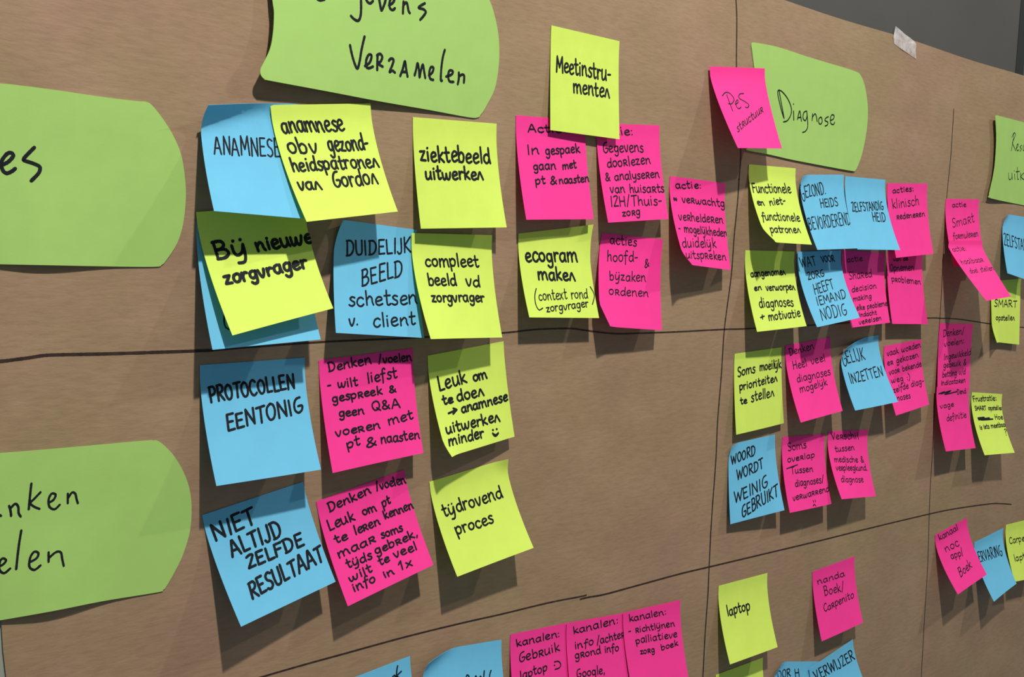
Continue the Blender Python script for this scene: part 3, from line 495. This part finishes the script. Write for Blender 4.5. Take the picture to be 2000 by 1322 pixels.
  [('kanalen:', 1008.6, 1262.7, 1094.0, 1243.2, 14.6, 2.5), ('Gebruik', 1012.9, 1294.2, 1093.4, 1270.5, 18.2, 2.5), ('laptop', 1016.1, 1327.1, 1068.8, 1309.5, 16.3, 2.5), ('*', [[(1082.4, 1299.1), (1083.5, 1299.1)], [(1082.7, 1292.6), (1090.5, 1291.3), (1095.1, 1297.8), (1091.8, 1304.3), (1084.0, 1306.9)]], 2.5)]),
 ('kan2', 'P', [(1107, 1217), (1219, 1197), (1234, 1372), (1121, 1400)], 12.0, 12.0, 1.5,
  'pink sticky note reading "kanalen: info/achtergrond info", middle of three joined',
  [('kanalen:', 1119.5, 1238.3, 1207.8, 1216.6, 14.6, 2.4), ('info', 1122.7, 1267.5, 1159.7, 1258.5, 14.6, 2.4), ('/achter', 1165.6, 1258.4, 1220.8, 1244.5, 14.6, 2.4), ('grond', 1122.7, 1286.4, 1174.0, 1275.7, 14.6, 2.4), ('info', 1180.6, 1274.7, 1209.1, 1270.5, 14.6, 2.4), ('Google,', 1126.6, 1323.2, 1181.8, 1314.7, 15.9, 2.4)]),
 ('kan3', 'P', [(1217, 1196.8), (1328.7, 1171.6), (1349, 1345), (1240, 1376)], 14.0, 14.0, 2.5,
  'pink sticky note reading "kanalen: - richtlijnen palliatieve zorg", right of three joined',
  [('kanalen:', 1228.6, 1214.2, 1302.0, 1199.8, 13.5, 2.2), ('- richtlijnen', 1227.3, 1237.5, 1317.9, 1222.5, 12.5, 2.2), ('palliatieve', 1242.0, 1257.1, 1322.8, 1243.3, 13.5, 2.2), ('zorg', 1250.0, 1277.9, 1278.7, 1272.7, 11.8, 2.2), ('boek', 1291.1, 1269.9, 1324.6, 1259.9, 11.0, 2.2)]),
 ('blk', 'B', [(652, 1338), (800.5, 1281), (832, 1475), (686, 1535)], 12.0, 12.0, 0.5,
  'blue sticky note at the bottom edge, left of the curled blue one',
  [('*', [[(776.5, 1300.1), (774.9, 1309.2), (774.1, 1322.4), (773.7, 1332.3)], [(783.6, 1310.9), (775.7, 1319.9), (782.3, 1324.9)], [(771.6, 1332.3), (765.8, 1324.1), (770.8, 1318.8), (772.4, 1327.4)]], 3.0)]),
 ('blm', 'B', [(822, 1275), (979.5, 1249), (1001, 1445), (846, 1478)], 14.0, 18.0, 0.5,
  'blue sticky note at the bottom edge beside three pink ones, corner curled',
  [('*', [[(945.7, 1310.0), (944.0, 1329.0)], [(958.9, 1309.2), (956.4, 1317.5), (955.6, 1329.0)], [(908.5, 1329.0), (911.8, 1318.3), (916.0, 1320.8)], [(925.9, 1329.0), (929.2, 1319.9), (932.5, 1329.0)], [(935.0, 1329.0), (938.3, 1320.4), (941.6, 1329.0)]], 3.0)]),
]
CARD_TEXT = {
 'C1': [('*', [[(1.3, 322.8), (15.4, 316.4), (25.7, 304.8), (21.9, 298.4), (12.9, 300.9), (2.6, 316.4), (5.1, 331.8), (12.9, 338.2), (23.1, 334.4), (29.6, 329.2)], [(66.9, 288.1), (56.6, 298.4), (46.3, 309.9), (48.9, 313.8), (64.3, 318.9), (77.2, 325.4), (77.2, 334.4), (72.0, 342.1), (61.2, 352.9)]], 6.0)],
 'C2': [('*', [[(620.4, -1.3), (625.6, 0.5), (633.4, -1.3)], [(704.9, -5.2), (705.2, 15.6), (704.1, 31.2), (699.7, 40.3), (691.9, 37.7), (685.4, 31.2)], [(714.0, -3.1), (717.9, 3.9), (723.1, 6.5), (728.3, 2.1)], [(740.0, -3.9), (742.6, 10.4), (744.7, 20.3), (747.8, 15.6), (751.7, 5.2), (753.5, -3.9)], [(759.5, 10.4), (767.3, 5.2), (769.9, -1.3), (763.4, -2.6), (760.3, 7.8), (762.1, 16.9), (767.3, 19.5), (771.2, 16.1)], [(788.1, 3.1), (787.3, 15.6), (786.8, 26.0)], [(787.6, 10.4), (793.3, 4.7), (795.9, 10.4), (797.7, 20.8), (800.3, 25.5)], [(829.7, 6.5), (820.6, 11.7), (818.0, 15.6), (827.1, 18.2), (831.5, 23.4), (827.1, 31.2), (820.6, 38.5)], [(683.6, 88.4), (686.7, 104.0), (691.9, 122.2), (697.9, 133.9), (702.3, 119.6), (706.2, 96.2), (711.9, 71.5)], [(712.7, 128.7), (721.8, 122.2), (725.7, 109.2), (720.5, 106.6), (715.3, 117.0), (715.3, 130.0), (720.5, 133.1), (728.3, 130.0)], [(737.4, 106.6), (736.9, 119.6), (736.6, 136.5)], [(736.1, 107.9), (742.6, 105.3), (746.5, 111.8), (742.6, 120.9), (737.4, 122.2), (742.6, 127.4), (747.3, 130.0)], [(759.5, 118.3), (763.4, 114.4), (768.6, 117.0), (766.0, 127.4), (760.8, 140.4), (766.0, 137.8), (771.2, 141.7)], [(781.6, 148.2), (786.8, 133.9), (790.7, 119.6), (793.3, 135.2), (795.9, 149.5)], [(784.7, 140.4), (794.1, 140.4)], [(809.7, 146.9), (812.8, 135.2), (815.4, 123.5), (818.0, 135.2), (819.3, 150.8), (821.9, 137.8), (825.8, 126.1), (828.4, 140.4), (830.5, 152.1)], [(837.5, 146.9), (844.0, 141.7), (846.6, 132.6), (841.4, 131.3), (838.3, 141.7), (840.1, 153.4), (846.1, 156.0)], [(868.7, 97.5), (864.8, 111.8), (861.7, 135.2), (860.9, 156.0), (863.3, 157.3)], [(871.3, 149.5), (881.7, 145.6), (884.3, 139.1), (877.8, 137.8), (875.2, 148.2), (877.8, 158.6), (885.6, 159.9)], [(896.0, 141.7), (896.0, 153.4), (893.9, 164.3)], [(896.0, 149.5), (902.5, 145.6), (906.4, 148.2), (905.9, 161.2)]], 4.8)],
 'C3': [('*', [[(-4.7, 1003.4), (2.0, 1007.3)], [(17.8, 987.6), (20.5, 997.4), (21.7, 1007.3)], [(19.7, 993.5), (29.6, 983.6), (35.5, 989.5), (36.3, 1001.4), (40.3, 1008.5)], [(61.2, 944.1), (58.4, 969.8), (56.1, 994.3)], [(79.0, 961.1), (67.1, 973.7), (59.2, 982.4), (67.1, 989.5), (77.0, 993.5)], [(94.8, 981.6), (104.6, 975.7), (108.6, 965.8), (100.7, 963.9), (94.8, 975.7), (96.7, 989.5), (106.6, 994.3), (116.5, 985.6)], [(132.3, 963.9), (132.3, 982.4)], [(132.3, 973.7), (140.2, 961.9), (146.9, 963.9), (149.3, 973.7), (152.0, 982.4)], [(-2.0, 1106.0), (5.9, 1102.1), (11.8, 1094.2), (5.9, 1090.2), (0.0, 1096.2), (-1.2, 1111.9), (7.9, 1119.1), (19.7, 1110.0)], [(41.5, 1035.7), (36.3, 1068.5), (31.6, 1111.2)], [(57.3, 1098.1), (71.1, 1090.2), (75.0, 1080.4), (67.1, 1077.2), (59.2, 1088.3), (57.3, 1106.0), (67.1, 1112.7), (79.0, 1104.0)], [(94.8, 1078.4), (94.8, 1096.9)], [(94.8, 1090.2), (108.6, 1078.4), (118.5, 1078.4), (121.6, 1092.2), (124.4, 1104.8)]], 3.9)],
 'C4': [('*', [[(1531.2, 231.1), (1526.8, 217.9), (1522.4, 200.4), (1519.1, 183.9), (1520.2, 176.2), (1527.9, 179.5), (1538.9, 193.8), (1545.4, 211.3), (1544.3, 224.5), (1537.8, 235.4), (1530.1, 238.1)], [(1521.3, 176.2), (1525.7, 200.4), (1531.2, 230.0)], [(1549.8, 216.8), (1550.3, 234.3)], [(1549.6, 203.0), (1550.0, 203.4)], [(1557.5, 233.2), (1559.7, 222.3), (1561.9, 216.8), (1564.1, 228.9), (1565.2, 236.5)], [(1558.6, 230.0), (1564.1, 228.9)], [(1575.0, 216.8), (1569.6, 220.1), (1568.5, 231.1), (1572.9, 235.4), (1576.1, 226.7), (1575.7, 217.9), (1577.2, 235.4), (1577.2, 248.6), (1572.9, 256.3), (1567.4, 258.5)], [(1587.1, 222.3), (1586.0, 235.4)], [(1586.7, 228.9), (1591.5, 222.3), (1594.1, 226.7), (1595.9, 237.2)], [(1602.5, 228.9), (1599.2, 232.1), (1599.2, 239.8), (1602.5, 242.5), (1605.7, 237.6), (1604.6, 230.0), (1602.5, 228.9)], [(1617.8, 227.8), (1612.3, 231.1), (1611.2, 235.4), (1616.7, 238.7), (1615.6, 244.2), (1611.2, 246.0)], [(1621.8, 235.4), (1627.7, 232.1), (1628.8, 225.6), (1624.4, 224.5), (1621.8, 231.1), (1622.6, 240.9), (1627.7, 243.1), (1629.9, 238.7)]], 2.6)],
 'C5': [('*', [[(1975.1, 294.3), (1978.3, 276.3), (1980.0, 261.4)], [(1976.2, 267.8), (1980.4, 259.3), (1983.0, 263.6), (1978.3, 276.3), (1977.2, 279.4), (1981.5, 289.0), (1983.6, 294.3)], [(1984.7, 290.0), (1987.8, 285.8), (1988.5, 281.6), (1986.4, 282.6), (1985.3, 289.0), (1987.2, 294.3), (1990.0, 292.2)], [(1995.3, 283.7), (1992.1, 286.9), (1994.8, 291.1), (1992.1, 295.3)], [(1998.4, 283.7), (1998.4, 293.2), (2002.0, 294.3)], [(1969.8, 337.7), (1970.3, 348.3), (1973.0, 350.8), (1976.2, 346.2), (1976.2, 337.7)], [(1976.2, 337.7), (1977.2, 350.4)], [(1981.5, 339.8), (1982.1, 350.4)], [(1980.6, 333.5), (1981.1, 333.9)], [(1986.8, 327.1), (1987.2, 348.3), (1989.3, 350.0)], [(1984.2, 335.6), (1991.0, 334.5)], [(1993.1, 337.7), (1993.6, 351.5)], [(1999.5, 337.7), (1994.2, 345.1), (2000.6, 351.5)], [(2004.2, 283.7), (2004.8, 294.3)]], 1.9)],
}
# ------------------------------------------------------------ green header cards
def card(key, outline, h, lifts, label):
    """outline in pixels; h: clearance in mm; lifts(u, v): extra distance from the wall in mm"""
    def off(px): # two passes, since the lift depends on the place on the wall
        p = at(*px, h)
        return at(*px, h+lifts(p.x, p.z-EYE))
    pl = catmull(outline+[outline[0]], 4)[:-1]
    poly = [(lambda p: (p.x, p.z))(off(q)) for q in pl]
    p2, fs = fill_poly(poly, 0.009)
    v3 = [(x, -(h+lifts(x, z-EYE))/1000, z) for x, z in p2]
    fs = face_out(v3, fs)
    c = sum((Vector(v) for v in v3), Vector())/len(v3); c.y = 0
    o = link('header_card', v3, fs, M['G'], origin=c, smooth=True, thick=0.0005)
    tag(o, label, 'card', 'green header cards')
    bvh = BVHTree.FromPolygons([Vector(v) for v in v3], fs)
    def surf(x, y):
        d = ray(x, y).normalized(); hit = bvh.ray_cast(CAM, d)
        if hit[0] is None: return None
        n = hit[1]; return (hit[0], -n if n.y > 0 else n)
    write(surf, CARD_TEXT[key], lambda x, y: (0, -1), MMPX[key]/1000/1.1, o)
MMPX = {'C1': .345, 'C2': .40, 'C3': .345, 'C4': .50, 'C5': .62}
card('C1', [(-180, 150), (-100, 157), (0, 162.6), (103, 175), (206, 190), (270, 197.5), (284, 198.5), (296, 204.5), (316, 229), (337, 262), (353.6, 301), (361, 345), (363, 385), (358, 435), (346, 475), (325, 508), (316, 517), (300, 521), (200, 520), (100, 518), (0, 516), (-170, 512), (-182, 500), (-150, 420), (-142, 330), (-155, 230), (-184, 165)],
     0.7, lambda x, z: 3.0*math.exp(-((x-.255)/.03)**2)*max(0, min(1, (.03-z)/.06)), 'green card reading "...es", cut by the left frame edge, upper of two')
card('C3', [(-190, 893), (-100, 890), (0, 885), (146, 873), (280, 861), (300, 860.5), (312, 863), (335.6, 885), (355, 914.5), (369, 950), (374.3, 989.5), (371, 1037), (357, 1084), (339.6, 1120), (323.8, 1147), (318, 1152), (308, 1156.6), (200, 1174), (100, 1194), (0, 1211.5), (-170, 1240), (-185, 1232), (-158, 1150), (-150, 1060), (-165, 970), (-195, 905)],
     0.7, lambda x, z: 4.0*math.exp(-((x-.262)/.03)**2)*max(0, min(1, (-.17-z)/.06)), 'green card reading "...nken / ...elen" near the lower left corner')
card('C2', [(536, -175), (534, -165), (527, -60), (532, 0), (535, 26), (533, 65), (527, 96), (514, 124), (509, 134), (508.3, 142), (511, 149), (517, 154.5), (527, 157.5), (640, 178.5), (740, 197.6), (840, 215), (915, 229), (933.7, 229), (939, 224), (948, 210.6), (966, 174), (974, 130), (975, 86), (971, 52), (963.6, 21), (956, 0), (930, -60), (905, -96), (890, -104), (800, -122), (700, -144), (600, -166), (548, -176)],
     0.9, lambda x, z: 8.5*max(0, min(1, (.555-x)/.165))**1.15*max(.25, min(1, (.19-z)/.10)), 'largest-looking green card, reading "Gegevens Verzamelen", at the top edge')
card('C4', [(1467.6, 88.5), (1469, 84), (1476, 83.3), (1520, 92), (1575, 110), (1625, 125), (1670, 139), (1681.4, 147.7), (1690, 171.8), (1695.2, 213.5), (1692.4, 257.4), (1683.6, 301), (1674.8, 325), (1671, 332), (1664, 333.7), (1610, 324), (1545.4, 311.5), (1503.8, 302), (1462, 294), (1457, 290), (1458, 283), (1468, 240), (1475, 190), (1475, 150), (1471, 115)],
     0.7, lambda x, z: 1.2*max(0, min(1, (.11-z)/.04)), 'green card reading "Diagnose", partly under a pink note')
card('C5', [(1944, 228), (1946, 225), (1950, 226), (2000, 239), (2060, 256), (2100, 268), (2108, 275), (2113, 330), (2106, 390), (2095, 418), (2088, 421), (2050, 412), (2000, 401), (1936, 387.5), (1932, 381), (1933.8, 369.5), (1942, 327), (1945.5, 274)],
     0.9, lambda x, z: 4.0*max(0, min(1, (1.42-x)/.06)), 'rightmost green card, reading "Resu...", cut by the right frame edge')

# ------------------------------------------------------------ sticky notes
# corner shapes: corner -> (reach, dx px, dy px, lift mm)
CURL = {'anamb': {'TL': (.34, -5, 22, 14, .36)}, 'verw': {'BL': (.16, 3, -3, 4)}, 'func': {'BL': (.20, 4, -4, 5)}, 'hoofd': {'BL': (.24, 15, 0, 2)},
        'leuk': {'BL': (.16, 7, 0, 1)}, 'gel': {'TL': (.34, 2, 10, 8, .5)}, 'blm': {'TL': (.34, 2, 16, 8, .8)}, 'eco': {'TR': (.42, 4, -2, 3)},
        'smart': {'BL': (.30, -5, 1, 8)}, 'voorh': {'TL': (.25, 4, 8, 6)}, 'gez': {'TL': (.2, 2, 4, 3)}, 'duid': {'TL': (.30, 4, 2, 5)}, 'zelfr': {'TL': (.25, 3, 3, 4)},
        'woord': {'TL': (.2, 1, 4, 3)}, 'tijd': {'TR': (.2, 0, 0, 3)}}
QFIX = {'anamb': {0: (392, 186)}, 'bijy': {1: (595, 398)}, 'hoofd': {3: (1174.5, 637)}, 'leuk': {3: (874, 893)}, 'smart': {3: (1938, 667)}, 'duid': {3: (656, 650), 0: (657, 427)}, 'eco': {1: (1150, 440)}}
PROF = {'pes': 1.25, 'act2': 1.12, 'meet': 1.3, 'smart': 1.0}
CAT = {'Y': ('yellow sticky notes on the brown paper',), 'B': ('blue sticky notes on the brown paper',), 'P': ('pink sticky notes on the brown paper',)}
NU = NV = 18
random.seed(7)
for key, colr, q, hR, hL, h0, label, items in NOTES:
    q = list(q)
    if key == 'pes': h0 = 2.6
    for i, c in QFIX.get(key, {}).items(): q[i] = c
    pw = PROF.get(key, 1.5); ad = 0.10
    TL, TR, BR, BL = at(*q[0], h0), at(*q[1], h0), at(*q[2], h0+hR), at(*q[3], h0+hL)
    mm = ((TL-BL).length+(TR-BR).length)/(math.dist(q[0], q[3])+math.dist(q[1], q[2]))
    verts = []
    curls = CURL.get(key, {})
    sx = random.uniform(-.5, .5)
    for j in range(NV+1):
        v = j/NV; t = max(0, (v-ad)/(1-ad)); pr = t**pw
        for i in range(NU+1):
            u = i/NU
            p = TL*((1-u)*(1-v)) + TR*(u*(1-v)) + BR*(u*v) + BL*((1-u)*v)
            h = h0 + (hL*(1-u)+hR*u)*pr + sx*math.sin(math.pi*u)*t*1.2
            p = Vector((p.x, -h/1000, p.z))
            for cn, (rr, dx, dy, dh, *ku) in curls.items():
                du = u if cn[1] == 'L' else 1-u; dv = v if cn[0] == 'T' else 1-v
                w = max(0, 1-(du*(ku[0] if ku else 1)+dv)/rr)
                if w > 0:
                    w = w**1.4 if cn != 'BL' or key != 'hoofd' else w
                    s = 1/FPX * (p-CAM).dot(FW)
                    # move within the wall plane by the equivalent of the pixel shift, and out from the wall
                    p += Vector((dx*w*s/max(.3, RT.x), 0, -dy*w*s)); p.y -= dh*w/1000
            verts.append(p)
    faces = []
    for j in range(NV):
        for i in range(NU):
            a = j*(NU+1)+i; faces.append((a, a+NU+1, a+NU+2, a+1))
    faces = face_out(verts, faces)
    o = link('sticky_note', verts, faces, M[colr], origin=Vector((TL.x*.5+TR.x*.5, 0, TL.z*.5+TR.z*.5)), smooth=True, thick=0.00012)
    tag(o, label, 'sticky note', CAT[colr][0])
    bvh = BVHTree.FromPolygons(verts, faces)
    def surf(x, y, bvh=bvh):
        d = ray(x, y).normalized(); hit = bvh.ray_cast(CAM, d)
        if hit[0] is None: return None
        n = hit[1]; return (hit[0], -n if n.dot(d) > 0 else n)
    lx, ly = q[0][0]-q[3][0], q[0][1]-q[3][1]; rx, ry = q[1][0]-q[2][0], q[1][1]-q[2][1]
    def up_at(x, y):
        t = max(0, min(1, (x-q[0][0])/(q[1][0]-q[0][0]))); ux, uy = lx*(1-t)+rx*t, ly*(1-t)+ry*t; n = abs(uy); return ux/n, uy/n
    write(surf, items, up_at, mm, o, colr)

# ------------------------------------------------------------ tape on the paper's top edge
tp = [(1749.5, 50.8), (1759, 59), (1768, 67), (1778, 74), (1786, 81), (1789.5, 86), (1788.5, 100), (1789.5, 115), (1782, 110), (1772, 103), (1760, 95), (1746.5, 85.5), (1745.2, 73), (1747, 62)]
tv = [at(x, y, 0.6+0.5*math.sin(x*.7)) for x, y in tp]
c = sum(tv, Vector())/len(tv)
tf = [(i, (i+1) % len(tp), len(tp)) for i in range(len(tp))]
tv2 = tv+[c+Vector((0, -.0006, 0))]
o = link('adhesive_tape', tv2, face_out(tv2, tf), M['tape'], origin=c, thick=0.00006)
tag(o, 'short torn strip of clear tape across the top edge of the brown paper', 'tape')
